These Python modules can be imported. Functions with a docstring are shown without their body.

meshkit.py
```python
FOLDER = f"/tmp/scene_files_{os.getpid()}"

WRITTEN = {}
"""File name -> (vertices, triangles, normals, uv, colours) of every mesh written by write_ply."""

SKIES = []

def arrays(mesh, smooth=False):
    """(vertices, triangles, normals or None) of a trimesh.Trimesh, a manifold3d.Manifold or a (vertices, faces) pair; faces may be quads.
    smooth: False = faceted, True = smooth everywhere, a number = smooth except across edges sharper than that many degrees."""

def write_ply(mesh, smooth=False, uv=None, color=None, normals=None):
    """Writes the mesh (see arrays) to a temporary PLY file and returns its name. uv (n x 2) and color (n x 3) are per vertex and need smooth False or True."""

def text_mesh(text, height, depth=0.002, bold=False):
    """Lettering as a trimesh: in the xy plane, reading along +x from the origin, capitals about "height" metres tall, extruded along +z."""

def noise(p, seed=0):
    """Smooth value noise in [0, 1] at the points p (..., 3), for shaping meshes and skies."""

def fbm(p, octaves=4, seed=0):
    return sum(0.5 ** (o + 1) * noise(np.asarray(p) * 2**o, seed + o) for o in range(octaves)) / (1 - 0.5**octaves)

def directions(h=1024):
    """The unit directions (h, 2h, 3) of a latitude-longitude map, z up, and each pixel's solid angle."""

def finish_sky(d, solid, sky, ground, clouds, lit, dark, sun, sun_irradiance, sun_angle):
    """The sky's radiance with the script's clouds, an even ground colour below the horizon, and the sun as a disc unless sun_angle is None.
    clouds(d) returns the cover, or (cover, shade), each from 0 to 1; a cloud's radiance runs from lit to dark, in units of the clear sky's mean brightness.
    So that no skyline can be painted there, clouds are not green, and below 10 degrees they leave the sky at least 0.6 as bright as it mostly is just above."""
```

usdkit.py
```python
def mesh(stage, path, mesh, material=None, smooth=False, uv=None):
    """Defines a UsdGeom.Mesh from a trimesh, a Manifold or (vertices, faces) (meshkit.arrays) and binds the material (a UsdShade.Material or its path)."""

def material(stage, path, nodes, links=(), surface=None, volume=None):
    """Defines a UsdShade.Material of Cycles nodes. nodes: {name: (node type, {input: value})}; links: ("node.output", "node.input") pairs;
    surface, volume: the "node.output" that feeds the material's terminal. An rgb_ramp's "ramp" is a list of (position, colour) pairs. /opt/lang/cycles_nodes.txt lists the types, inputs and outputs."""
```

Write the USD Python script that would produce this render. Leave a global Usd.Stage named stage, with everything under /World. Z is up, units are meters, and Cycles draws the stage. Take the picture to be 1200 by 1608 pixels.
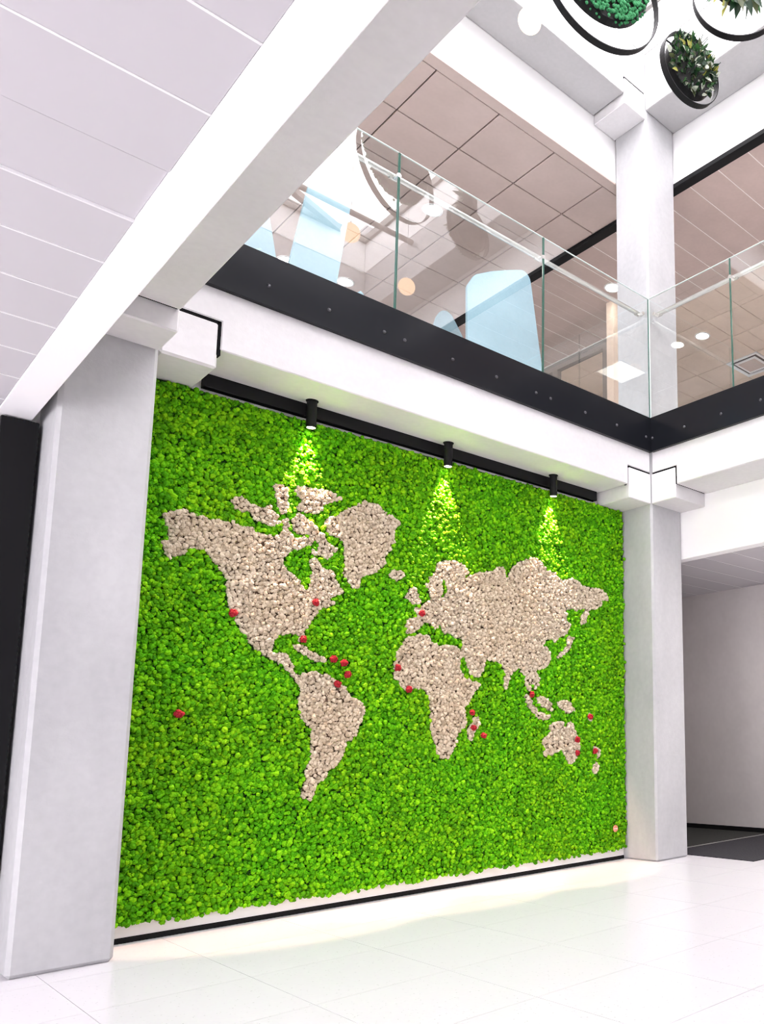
import math, random
import numpy as np, trimesh
import manifold3d as m3
from shapely.geometry import Polygon, Point
from shapely import contains_xy
from pxr import Usd, UsdGeom, UsdLux, UsdShade, Gf, Sdf, Vt
import usdkit, meshkit

stage = Usd.Stage.CreateInMemory()
UsdGeom.SetStageUpAxis(stage, UsdGeom.Tokens.z)
UsdGeom.SetStageMetersPerUnit(stage, 1.0)
world = UsdGeom.Xform.Define(stage, '/World')
stage.SetDefaultPrim(world.GetPrim())

# ------------------------------------------------------------------ camera, sky, exposure
EXPOSURE = 1.65
SKY = 1.0
cam = UsdGeom.Camera.Define(stage, '/World/camera')
R_ = ((0.66526, 0.74067, -0.09398), (-0.74643, 0.65700, -0.10583), (-0.01664, 0.14056, 0.98993))
right, fwd, up = ([R_[i][k] for i in range(3)] for k in range(3))
pos = (-5.0045, -4.4878, 0.9630)
cam.AddTransformOp().Set(Gf.Matrix4d(*right, 0, *up, 0, *[-c for c in fwd], 0, *pos, 1))
FPX, CX, CY = 1261.8, 1033.07, 986.40
PX = 36.0 / 1200
cam.CreateHorizontalApertureAttr(36.0)
cam.CreateVerticalApertureAttr(36.0 * 1608 / 1200)
cam.CreateFocalLengthAttr(FPX * PX)
cam.CreateHorizontalApertureOffsetAttr((600 - CX) * PX)
cam.CreateVerticalApertureOffsetAttr((CY - 804) * PX)
cam.CreateClippingRangeAttr(Gf.Vec2f(0.05, 200))
cam.CreateExposureAttr(EXPOSURE)

dome = UsdLux.DomeLight.Define(stage, '/World/overcast_sky')
dome.CreateIntensityAttr(SKY)
dome.CreateColorAttr(Gf.Vec3f(1.0, 0.965, 1.0))

# ------------------------------------------------------------------ measures (metres)
W, L, D = 0.40, 3.78, 5.2            # column side, bay width, well length
Z_CORB, Z_SOFF, Z_CTOP = 3.001, 3.115, 3.266
Z_F0, Z_F1, Z_FL2 = 3.456, 3.771, 3.72
CL = 0.275                           # corbel length
Z_U, Z_U1, Z_U2, Z_UJ, Z_SK = 6.235, 6.779, 6.689, 6.94, 7.36
Z_LOW = 2.575                        # lower suspended ceiling

# ------------------------------------------------------------------ helpers
_count = {}
def path_for(name, parent=None):
    base = (str(parent.GetPath()) if parent is not None else '/World') + '/' + name
    n = _count.get(base, 0); _count[base] = n + 1
    return base if n == 0 else f'{base}_{n:03d}'

def tag(o, label=None, cat=None, group=None, kind=None):
    p = o.GetPrim()
    for k, v in (('label', label), ('category', cat), ('group', group), ('kind', kind)):
        if v: p.SetCustomDataByKey(k, v)
    return o

def obj(name, mesh, mat, parent=None, smooth=False):
    return usdkit.mesh(stage, path_for(name, parent), mesh, mat, smooth=smooth).GetPrim()

def thing(name, label, cat, loc=(0, 0, 0), rot=None, group=None, kind=None):
    x = UsdGeom.Xform.Define(stage, path_for(name)); x.AddTranslateOp().Set(Gf.Vec3d(*map(float, loc)))
    if rot: x.AddRotateZOp().Set(float(rot))
    return tag(x, label, cat, group, kind).GetPrim()

def copy_of(src, name, label, loc, rot=None):
    x = UsdGeom.Xform.Define(stage, path_for(name)); x.AddTranslateOp().Set(Gf.Vec3d(*map(float, loc)))
    if rot: x.AddRotateZOp().Set(float(rot))
    p = x.GetPrim(); p.GetReferences().AddInternalReference(src.GetPath()); p.SetInstanceable(True)
    was = src.GetCustomData()
    return tag(x, label, was['category'], was.get('group'), was.get('kind')).GetPrim()

def bx(x0, x1, y0, y1, z0, z1, c=0.0):
    """Box as a Manifold, chamfered by c."""
    if c <= 0:
        return m3.Manifold.cube([x1 - x0, y1 - y0, z1 - z0]).translate([x0, y0, z0])
    P = []
    for sx in (0, 1):
        for sy in (0, 1):
            for sz in (0, 1):
                o = np.array([x1 if sx else x0, y1 if sy else y0, z1 if sz else z0], float)
                s = np.array([-1 if sx else 1, -1 if sy else 1, -1 if sz else 1]) * c
                for k in range(3):
                    m = np.ones(3); m[k] = 0
                    P.append(o + s * m)
    return m3.Manifold.hull_points(np.array(P))

def union(*ms):
    r = ms[0]
    for m in ms[1:]: r = r + m
    return r

def tube(a, b, r, n=16, r2=None):
    a, b = np.array(a, float), np.array(b, float); d = b - a; h = np.linalg.norm(d); d /= h
    u = np.cross(d, [0, 0, 1.0] if abs(d[2]) < .9 else [1.0, 0, 0]); u /= np.linalg.norm(u); v = np.cross(d, u)
    t = np.linspace(0, 2 * np.pi, n, endpoint=False); ring = np.cos(t)[:, None] * u + np.sin(t)[:, None] * v
    r2 = r if r2 is None else r2
    V = np.vstack([a + ring * r, b + ring * r2, [a], [b]]); F = []
    for i in range(n):
        j = (i + 1) % n
        F += [[i, n + i, j], [j, n + i, n + j], [2 * n, i, j], [2 * n + 1, n + j, n + i]]
    return trimesh.Trimesh(V, np.array(F)[:, ::-1], process=False)

def lathe(profile, n=32):
    return trimesh.creation.revolve(np.array(profile, float), sections=n)

def cat_(*ms):
    out = []
    for m in ms:
        v, f, _ = meshkit.arrays(m); out.append(trimesh.Trimesh(v, f, process=False))
    return trimesh.util.concatenate(out)

def frame_to(n):
    """4x4 that turns +z to the direction n."""
    return trimesh.geometry.align_vectors([0, 0, 1.0], np.array(n, float) / np.linalg.norm(n))

# ------------------------------------------------------------------ materials
LK = '/World/Looks'
UsdGeom.Scope.Define(stage, LK)
def plain(name, col, rough=0.5, metal=0.0, spec=None, **kw):
    d = {'base_color': col, 'roughness': rough, 'metallic': metal, **kw}
    return usdkit.material(stage, f'{LK}/{name}', {'p': ('principled_bsdf', d)}, [], surface='p.BSDF')

def mottled(name, c1, c2, scale, rough=0.6, bump=0.0, bscale=40, stretch=(1, 1, 1), fine=0.25, detail=5):
    nodes = {'g': ('geometry', {}), 'm': ('mapping', {'scale': stretch}),
             'n': ('noise_texture', {'scale': scale, 'detail': detail, 'roughness': 0.6}),
             'n2': ('noise_texture', {'scale': scale * 11, 'detail': 3}),
             'mx': ('mix_float', {'fac': fine}),
             'r': ('rgb_ramp', {'ramp': [(0.34, c1), (0.66, c2)]}),
             'p': ('principled_bsdf', {'roughness': rough})}
    ln = [('g.position', 'm.vector'), ('m.vector', 'n.vector'), ('g.position', 'n2.vector'), ('n.fac', 'mx.a'), ('n2.fac', 'mx.b'), ('mx.result', 'r.fac'), ('r.color', 'p.base_color')]
    if bump:
        nodes['b'] = ('bump', {'strength': bump, 'distance': 0.004}); nodes['n3'] = ('noise_texture', {'scale': bscale, 'detail': 4})
        ln += [('g.position', 'n3.vector'), ('n3.fac', 'b.height'), ('b.normal', 'p.normal')]
    return usdkit.material(stage, f'{LK}/{name}', nodes, ln, surface='p.BSDF')

M = {}
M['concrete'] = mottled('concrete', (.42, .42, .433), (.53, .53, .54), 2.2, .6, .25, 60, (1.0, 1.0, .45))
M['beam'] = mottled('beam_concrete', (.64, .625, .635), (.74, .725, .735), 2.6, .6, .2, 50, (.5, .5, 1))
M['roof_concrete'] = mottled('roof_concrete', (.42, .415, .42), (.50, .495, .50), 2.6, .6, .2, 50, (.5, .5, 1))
M['plaster'] = plain('white_plaster', (.92, .91, .915), .7)
M['upper_white'] = plain('upper_white', (.84, .84, .84), .6)
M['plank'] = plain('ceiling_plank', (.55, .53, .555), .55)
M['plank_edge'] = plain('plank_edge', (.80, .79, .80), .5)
M['tile'] = mottled('ceiling_tile', (.55, .445, .40), (.61, .495, .45), 3.0, .8, .1, 300)
M['tile_b'] = mottled('ceiling_tile_warm', (.74, .60, .49), (.82, .67, .55), 3.0, .8, .1, 300)
M['up_plank'] = mottled('upper_plank', (.54, .425, .385), (.61, .485, .44), 3.0, .75)
M['up_plank_edge'] = plain('upper_plank_edge', (.86, .80, .76), .6)
M['joint'] = plain('tile_joint', (.06, .042, .036), .8)
M['black'] = plain('black_metal', (.008, .008, .009), .5, specular_ior_level=.18)
M['black_gloss'] = plain('black_fascia_steel', (.010, .011, .014), .14, specular_ior_level=.24)
M['rubber'] = plain('black_joint', (.005, .005, .006), .8, specular_ior_level=.1)
M['steel'] = plain('brushed_steel', (.72, .71, .68), .28, 1.0)
M['steel_dark'] = plain('grey_steel', (.20, .18, .17), .5, .3)
M['bolt'] = plain('bolt_steel', (.10, .10, .11), .35, .8)
M['gasket'] = plain('skylight_frame_grey', (.22, .21, .20), .5)
M['carpet'] = mottled('carpet', (.016, .015, .019), (.036, .034, .042), 90, .95, .8, 220)
M['carpet2'] = mottled('carpet_far', (.014, .015, .013), (.034, .035, .031), 60, .95, .8, 160)
M['grey_wall'] = mottled('grey_wall', (.66, .62, .61), (.74, .70, .69), 2.0, .8, .1, 120)
M['red'] = mottled('red_moss', (.24, .002, .008), (.48, .006, .022), 90, .85)
M['cord'] = plain('cord', (.55, .54, .52), .6)

def emit(name, col, s):
    return usdkit.material(stage, f'{LK}/{name}', {'e': ('emission', {'color': col, 'strength': s})}, [], surface='e.emission')

def floor_mat(name):
    nodes = {'g': ('geometry', {}), 'v': ('voronoi_texture', {'scale': 55.0, 'randomness': 1.0}),
             'n': ('noise_texture', {'scale': 1.2, 'detail': 3}), 'n2': ('noise_texture', {'scale': 38, 'detail': 2}),
             'r': ('rgb_ramp', {'ramp': [(0.0, (.40, .40, .39)), (0.10, (.52, .52, .51)), (0.17, (.745, .72, .755)), (1.0, (.765, .74, .775))]}),
             'r2': ('rgb_ramp', {'ramp': [(.42, (0, 0, 0)), (.60, (1, 1, 1))]}),
             'mx': ('mix_color', {'a': (.755, .73, .765)}),
             'p': ('principled_bsdf', {'roughness': 0.22})}
    return usdkit.material(stage, f'{LK}/{name}', nodes, [('g.position', 'v.vector'), ('g.position', 'n2.vector'), ('v.distance', 'r.fac'), ('n2.fac', 'r2.fac'), ('r2.color', 'mx.fac'), ('r.color', 'mx.b'), ('mx.result', 'p.base_color')], surface='p.BSDF')
M['floor'] = floor_mat('terrazzo')
M['grout'] = plain('floor_joint', (.68, .665, .69), .6)

def glass_mat(name, tint):
    # Schlick reflectance, the same from both sides of the sheet
    nodes = {'w': ('layer_weight', {'blend': .5}), 'pw': ('math', {'math_type': 'power', 'value2': 5.0}), 'f': ('math', {'math_type': 'multiply_add', 'value2': .86, 'value3': .14}),
             't': ('transparent_bsdf', {'color': tint}), 'g': ('glossy_bsdf', {'color': (1, 1, 1), 'roughness': 0.0}), 'm': ('mix_closure', {})}
    return usdkit.material(stage, f'{LK}/{name}', nodes, [('w.facing', 'pw.value1'), ('pw.value', 'f.value1'), ('f.value', 'm.fac'), ('t.BSDF', 'm.closure1'), ('g.BSDF', 'm.closure2')], surface='m.closure')
M['glass'] = glass_mat('balustrade_glass', (.955, .985, .975))
M['glass_edge'] = plain('glass_edge', (.05, .13, .10), .15)
M['glass_rim'] = plain('glass_rim', (.62, .70, .67), .2)
M['felt'] = mottled('pale_blue_felt', (.28, .43, .50), (.32, .48, .55), 4.0, .9, .15, 400)

def moss_mat(name, ramp, patch):
    nodes = {'g': ('geometry', {}), 'o': ('object_info', {}), 'n': ('noise_texture', {'scale': 2.2, 'detail': 3}),
             'n2': ('noise_texture', {'scale': 42, 'detail': 2}), 'n3': ('noise_texture', {'scale': 260, 'detail': 2}),
             'a': ('mix_float', {'fac': .55}), 'b': ('mix_float', {'fac': .25}),
             'r': ('rgb_ramp', {'ramp': ramp}),
             'pr': ('rgb_ramp', {'ramp': [(.35, (1, 1, 1)), (.65, patch)]}),
             'mu': ('mix_color', {'blend_type': 'multiply', 'fac': 1.0}),
             'p': ('principled_bsdf', {'roughness': .6, 'specular_ior_level': .10})}
    ln = [('g.position', 'n.vector'), ('g.position', 'n2.vector'), ('g.position', 'n3.vector'), ('n2.fac', 'a.a'), ('o.random', 'a.b'), ('a.result', 'b.a'), ('n3.fac', 'b.b'),
          ('b.result', 'r.fac'), ('n.fac', 'pr.fac'), ('r.color', 'mu.a'), ('pr.color', 'mu.b'), ('mu.result', 'p.base_color')]
    return usdkit.material(stage, f'{LK}/{name}', nodes, ln, surface='p.BSDF')
M['moss'] = moss_mat('green_moss', [(.15, (.016, .135, .001)), (.5, (.092, .42, .002)), (.85, (.32, .79, .009))], (1.25, .93, .9))
M['moss_bed'] = plain('green_moss_bed', (.010, .06, .001), .95)
M['beige'] = moss_mat('beige_moss', [(.15, (.42, .34, .235)), (.5, (.62, .525, .40)), (.85, (.82, .725, .575))], (1.03, 1.0, .96))
M['beige_bed'] = plain('beige_moss_bed', (.09, .055, .035), .95)

# ------------------------------------------------------------------ large structure
G = 0.0009
floor = tag(obj('floor', cat_(bx(-9.5, 0.47, -9.2, 2.4, -.25, -.010), bx(.47, 7, -9.2, -.62, -.25, -.010), bx(2.3, 7, -.62, 2.4, -.25, -.010), bx(.47, 2.3, -.62, 2.4, -.25, -.012)), M['grout']),
            'white speckled terrazzo floor of the atrium', 'floor', kind='structure')
for i in range(-9, 8):
    for j in range(-8, 1):
        x0, y1 = -3.48 + .59 * i, .40 + .59 * j
        x1, y0 = x0 + .59, y1 - .59
        if x0 > 3 or x0 < -8.6: continue
        if j == 0 and x0 < .4 and x1 > -L - W - .3: y1 = .395; 
        if y1 > -.62 and x1 > .47:                         # the entrance mat takes over here
            if x0 < .47: 
                if y0 < -.62: obj('floor_tile', bx(.47 + G, x1 - G, y0 + G, -.62 - G, -.012, 0), M['floor'], floor)
                x1 = .47
            elif y0 < -.62: y1 = -.62
            else: continue
        if x1 - x0 < .05 or y1 - y0 < .05: continue
        obj('floor_tile', bx(x0 + G, x1 - G, y0 + G, y1 - G, -.012, 0), M['floor'], floor)
obj('floor_field', cat_(bx(-9.4, 6.9, -9.1, .40 - .59 * 9 - G, -.012, 0)), M['floor'], floor)

mat = thing('entrance_mat', 'dark charcoal carpet mat beside the right column foot', 'mat', (0, 0, 0))
obj('mat_pile', bx(.475, 2.21, -.615, .345, -.010, .004, .002), M['carpet'], mat)
tag(obj('threshold_strip', bx(.475, 2.21, .348, .378, -.010, .007, .002), M['steel'], mat), 'bright metal threshold strip')
tag(obj('far_mat', bx(.475, 2.21, .381, 2.28, -.010, .004, .002), M['carpet2'], mat), 'rougher darker carpet behind the metal strip')

# concrete columns with their corbels
def column(label, shaft, capitals):
    t = thing('concrete_column', label, 'column', kind='structure')
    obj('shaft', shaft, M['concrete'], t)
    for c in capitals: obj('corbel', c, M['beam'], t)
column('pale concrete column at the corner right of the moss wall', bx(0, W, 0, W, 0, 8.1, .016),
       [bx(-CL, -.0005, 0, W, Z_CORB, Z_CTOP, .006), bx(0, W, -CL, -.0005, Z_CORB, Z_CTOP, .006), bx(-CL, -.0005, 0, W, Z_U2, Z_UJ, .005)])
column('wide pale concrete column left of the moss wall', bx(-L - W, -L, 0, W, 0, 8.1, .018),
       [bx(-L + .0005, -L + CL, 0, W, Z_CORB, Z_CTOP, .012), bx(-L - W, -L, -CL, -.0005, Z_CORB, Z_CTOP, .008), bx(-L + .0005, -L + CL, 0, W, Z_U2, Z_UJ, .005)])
for nm, x in (('right', 0), ('left', -L)):
    y1 = -D
    tag(obj('concrete_column', union(bx(min(x, x + (W if nm == 'right' else -W)), max(x, x + (W if nm == 'right' else -W)), y1 - W, y1, 0, 8.1, .016)), M['concrete']),
        f'concrete column at the {nm} corner across the atrium, seen only by reflection', 'column', kind='structure')

JT = .014
def beam(name, parts, label, joints=()):
    t = thing(name, label, 'beam', kind='structure')
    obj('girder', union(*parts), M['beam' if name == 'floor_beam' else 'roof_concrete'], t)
    for j in joints:
        obj('joint_filler', j, M['rubber'], t)
    return t
# lower beams
beam('floor_beam', [bx(-L + CL + .013, -CL - .012, 0, W, Z_SOFF, 3.70, .006), bx(-L + .004, -.012, 0, W, Z_CTOP + JT, 3.70, .006)],
     'white concrete beam above the moss wall, below the black fascia',
     [bx(-L + .01, -L + CL + .004, .006, .05, Z_CTOP - .004, Z_CTOP + JT + .004), bx(-L + CL - .004, -L + CL + .016, .006, .05, Z_SOFF - .03, Z_CTOP + JT + .003),
      bx(-CL, -.012, .006, .05, Z_CTOP - .004, Z_CTOP + JT - .002), bx(-CL - .014, -CL + .002, .03, .05, Z_SOFF, Z_CTOP + .01)])
beam('floor_beam', [bx(0, W, -D + .02, -CL - .012, Z_SOFF, 3.70, .006), bx(0, W, -D + .02, -.012, Z_CTOP + JT, 3.70, .006)],
     'white concrete beam running forward from the right column', [bx(.006, .05, -CL, -.012, Z_CTOP - .004, Z_CTOP + JT - .002), bx(.006, .39, -CL - .014, -CL + .002, Z_SOFF + .004, Z_CTOP + .01)])
beam('floor_beam', [bx(-L - W, -L, -D + .02, -CL - .010, Z_SOFF, 3.70, .006), bx(-L - W, -L, -D + .02, -.012, Z_CTOP + JT, 3.70, .006)],
     'grey concrete beam overhead running forward from the left column', [bx(-L - W + .02, -L - .012, -CL - .012, -CL + .002, Z_SOFF + .004, Z_CTOP + .01)])
beam('floor_beam', [bx(-L - .38, .38, -D - W, -D, Z_SOFF, 3.70, .006)], 'concrete beam across the far side of the atrium, behind the viewer')
# upper beams
beam('roof_beam', [bx(-L + CL + .01, -CL - .010, 0, W, Z_U1, Z_SK, .005), bx(-L + .004, -.010, 0, W, Z_UJ + .012, Z_SK, .005)], 'upper concrete beam under the skylight, above the glass balustrade',
     [bx(-CL, -.012, .005, .05, Z_UJ - .002, Z_UJ + .010)])
beam('roof_beam', [bx(0, W, -D + .02, -.004, Z_U1, Z_SK, .005)], 'upper concrete beam under the skylight, right of the upper column')
beam('roof_beam', [bx(-L - W, -L, -D + .02, -.004, Z_U1, Z_SK, .005)], 'upper concrete beam on the left side of the skylight')
beam('roof_beam', [bx(-L - .38, .38, -D - W, -D, Z_U1, Z_SK, .005)], 'upper concrete beam across the far end of the skylight')
# skylight upstands
for nm, b, lb in (('back', bx(-L, -.0, .004, .2, Z_SK + .012, 7.80), 'above the upper beam behind the balustrade'), ('right', bx(.004, .2, -D, 0, Z_SK + .012, 7.80), 'above the upper beam on the right'),
                  ('left', bx(-L - .2, -L - .004, -D, 0, Z_SK + .012, 7.80), 'above the upper beam on the left'), ('front', bx(-L, 0, -D - .2, -D - .004, Z_SK + .012, 7.80), 'across the far end of the skylight')):
    tag(obj('skylight_upstand', b, M['upper_white']), 'white skylight upstand ' + lb, 'skylight wall', kind='structure')
sk = thing('skylight_frame', 'grey steel frame and tubes of the skylight over the atrium', 'skylight', kind='structure')
obj('frame_profile', bx(-L - .05, .05, -.03, .12, 7.80, 7.90), M['gasket'], sk)
obj('frame_profile', bx(-.03, .12, -D - .05, .05, 7.80, 7.90), M['gasket'], sk)
obj('frame_profile', bx(-L - .12, -L + .03, -D - .05, .05, 7.80, 7.90), M['gasket'], sk)
obj('frame_profile', bx(-L - .05, .05, -D - .12, -D + .03, 7.80, 7.90), M['gasket'], sk)
obj('shadow_gap', cat_(bx(-L, 0, .02, .2, Z_SK, Z_SK + .012), bx(.02, .2, -D, 0, Z_SK, Z_SK + .012), bx(-L, 0, -D - .2, -D - .02, Z_SK, Z_SK + .012)), M['gasket'], sk)
obj('roof_tube', tube((-L, -4.0, 7.27), (0, -4.0, 7.27), .035), M['steel_dark'], sk)
obj('roof_tube', tube((-L, -1.24, 7.86), (0, -1.24, 7.86), .03), M['steel_dark'], sk)
obj('roof_tube', tube((-L, -1.61, 7.86), (0, -1.61, 7.86), .03), M['steel_dark'], sk)
obj('brace', bx(-.5, .5, -.045, .045, -.04, .04).rotate([0, 0, -22]).translate([-.70, -5.08, 7.84]), M['steel_dark'], sk)

# upper storey: slabs, suspended ceilings, bulkheads
tag(obj('upper_floor', cat_(bx(-9.3, 7, .0 + W, 6.2, 3.60, Z_FL2), bx(W, 7, -9.2, W, 3.60, Z_FL2), bx(-9.3, -L - W, -9.2, W, 3.60, Z_FL2), bx(-L - W, W, -9.2, -D - W, 3.60, Z_FL2),
                            bx(-L, 0, .03, W, 3.702, Z_FL2), bx(.03, W, -D, .0, 3.702, Z_FL2), bx(-L - W, -L - .03, -D, 0, 3.702, Z_FL2), bx(-L, 0, -D - W, -D - .03, 3.702, Z_FL2)), M['plaster']),
    'upper floor slab around the open atrium', 'floor', kind='structure')
tag(obj('roof', cat_(bx(-9.3, 7, W, 6.2, 7.0, 7.1), bx(W, 7, -9.2, W, 7.0, 7.1), bx(-9.3, -L - W, -9.2, W, 7.0, 7.1), bx(-L - W, W, -9.2, -D - W, 7.0, 7.1)), M['plaster']),
    'roof slab around the skylight', 'roof', kind='structure')
tag(obj('bulkhead', bx(-L - .3, W - .016, W + .002, W + .105, Z_U + .016, 7.0, .002), M['upper_white']), 'white bulkhead between the upper beam and the brown tile ceiling', 'bulkhead', kind='structure')
tag(obj('bulkhead', bx(W + .002, W + .09, -D - .3, .38, Z_U + .012, 7.0, .002), M['upper_white']), 'white bulkhead above the black rail right of the upper column', 'bulkhead', kind='structure')
tag(obj('bulkhead', bx(-L - W - .1, -L - W - .002, -D - .3, W, Z_U, 7.0), M['upper_white']), 'white bulkhead on the left side of the upper storey', 'bulkhead', kind='structure')
tag(obj('bulkhead', bx(-L - W, W, -D - W - .1, -D - W - .002, Z_U, 7.0), M['upper_white']), 'white bulkhead at the far end of the upper storey', 'bulkhead', kind='structure')
tag(obj('ceiling_track', bx(W - .012, W + .085, -D - .3, 6.0, Z_U - .035, Z_U + .010, .002), M['black']), 'black partition track across the upper ceiling behind the column', 'ceiling track', kind='structure')

up_c = tag(obj('ceiling', cat_(bx(-9.2, W - .02, W + .03, 6.1, Z_U + .022, Z_U + .05), bx(-9.2, -L - W - .1, -9.1, W + .03, Z_U + .022, Z_U + .05)), M['joint']), 'brown square-tiled ceiling of the upper storey behind the glass', 'ceiling', kind='structure')
obj('edge_strip', bx(-L - .3, W - .014, W + .003, .505, Z_U, Z_U + .02), M['tile'], up_c)
for i in range(-8, 3):
    for j in range(0, 9):
        x0 = -1.274 + .61 * i; x1 = min(x0 + .61, W - .014); y0 = .508 + .593 * j; y1 = y0 + .593
        if x1 - x0 < .08: continue
        obj('ceiling_tile', bx(x0 + .006, x1 - .006, y0 + .006, y1 - .006, Z_U, Z_U + .02, .003), M['tile'], up_c)
pl_c = tag(obj('ceiling', bx(W + .088, 2.02, -D, 6.1, Z_U + .022, Z_U + .05), M['joint']), 'brown plank ceiling of the upper storey right of the black track', 'ceiling', kind='structure')
for j in range(-15, 18):
    y0 = -.10 + .338 * j
    obj('ceiling_plank', bx(W + .09, 2.015, y0 + .003, y0 + .335, Z_U, Z_U + .02, .002), M['up_plank'], pl_c)
    obj('plank_joint', bx(W + .09, 2.015, y0 - .004, y0 + .004, Z_U - .002, Z_U + .012), M['up_plank_edge'], pl_c)
gr_c = tag(obj('ceiling', bx(2.02, 6.9, -9.1, 6.1, Z_U + .022, Z_U + .05), M['joint']), 'warm square-tiled ceiling at the far right of the upper storey', 'ceiling', kind='structure')
LED = (2.58, -3.37)
for i in range(0, 7):
    for j in range(-9, 7):
        x0 = 2.022 + .556 * i; y0 = 1.335 + .5225 * j - .5225
        if abs(x0 - 2.578) < .05 and abs(y0 + 3.37) < .27: LED = (x0, y0); continue
        if i == 3 and abs(y0 - 1.335) < .05: VENT = (x0, y0); continue
        obj('ceiling_tile', bx(x0 + .004, x0 + .552, y0 + .004, y0 + .5185, Z_U, Z_U + .02, .003), M['tile_b'], gr_c)

# lower suspended ceilings
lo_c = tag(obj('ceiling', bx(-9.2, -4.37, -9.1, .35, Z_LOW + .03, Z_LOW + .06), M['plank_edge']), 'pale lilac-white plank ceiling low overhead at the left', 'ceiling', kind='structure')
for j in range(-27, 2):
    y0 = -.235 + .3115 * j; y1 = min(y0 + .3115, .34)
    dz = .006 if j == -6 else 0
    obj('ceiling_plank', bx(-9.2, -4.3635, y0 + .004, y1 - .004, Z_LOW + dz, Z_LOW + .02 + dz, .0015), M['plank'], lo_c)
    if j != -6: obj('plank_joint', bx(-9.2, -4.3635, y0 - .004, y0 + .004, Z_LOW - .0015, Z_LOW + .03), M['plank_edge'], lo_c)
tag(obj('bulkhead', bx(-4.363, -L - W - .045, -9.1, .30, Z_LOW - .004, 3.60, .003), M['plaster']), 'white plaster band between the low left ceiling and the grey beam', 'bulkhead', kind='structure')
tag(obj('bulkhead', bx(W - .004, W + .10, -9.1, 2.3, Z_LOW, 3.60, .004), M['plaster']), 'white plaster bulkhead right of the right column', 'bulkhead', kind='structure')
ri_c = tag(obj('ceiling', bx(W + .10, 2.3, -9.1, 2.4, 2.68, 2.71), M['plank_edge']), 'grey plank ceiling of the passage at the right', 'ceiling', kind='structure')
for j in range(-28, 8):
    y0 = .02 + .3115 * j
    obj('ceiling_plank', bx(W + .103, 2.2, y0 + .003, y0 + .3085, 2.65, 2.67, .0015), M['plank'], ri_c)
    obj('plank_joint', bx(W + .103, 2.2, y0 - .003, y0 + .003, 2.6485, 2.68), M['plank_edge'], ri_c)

for y in (-1.35, -3.0):
    pl = thing('passage_light', 'square flush ceiling light in the right passage, ' + ('nearer the column' if y > -2 else 'further from the column'), 'ceiling light', (1.35, y, 2.65))
    obj('light_frame', bx(-.31, .31, -.31, .31, -.006, 0) - bx(-.28, .28, -.28, .28, -.1, .1), M['plank_edge'], pl)
    obj('diffuser', bx(-.28, .28, -.28, .28, -.004, -.001), emit('passage_glow' + str(-int(y)), (1, .95, .92), 11.0), pl)
# walls
tag(obj('wall_back', cat_(bx(-L - .05, .05, .398, .50, 0, 3.70), bx(-L, -.002, .374, .40, .028, .097, .001)), M['plaster']), 'white wall strip behind and below the moss panel', 'wall', kind='structure')
tag(obj('baseboard_back', bx(-L, -.002, .372, .397, 0, .028, .001), M['black']), 'thin black baseboard below the moss wall', 'baseboard', kind='structure')
tag(obj('wall_right', bx(2.2, 2.32, -4.0, 2.4, .03, 2.66), M['grey_wall']), 'plain grey wall of the passage at the right', 'wall', kind='structure')
tag(obj('baseboard_right', bx(2.185, 2.2, -4.0, 2.4, 0.004, .05), M['black']), 'dark baseboard of the grey passage wall', 'baseboard', kind='structure')
tag(obj('wall_passage_end', bx(W, 2.3, 2.3, 2.4, 0, 2.66), M['grey_wall']), 'end wall of the right passage behind the column', 'wall', kind='structure')
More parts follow.
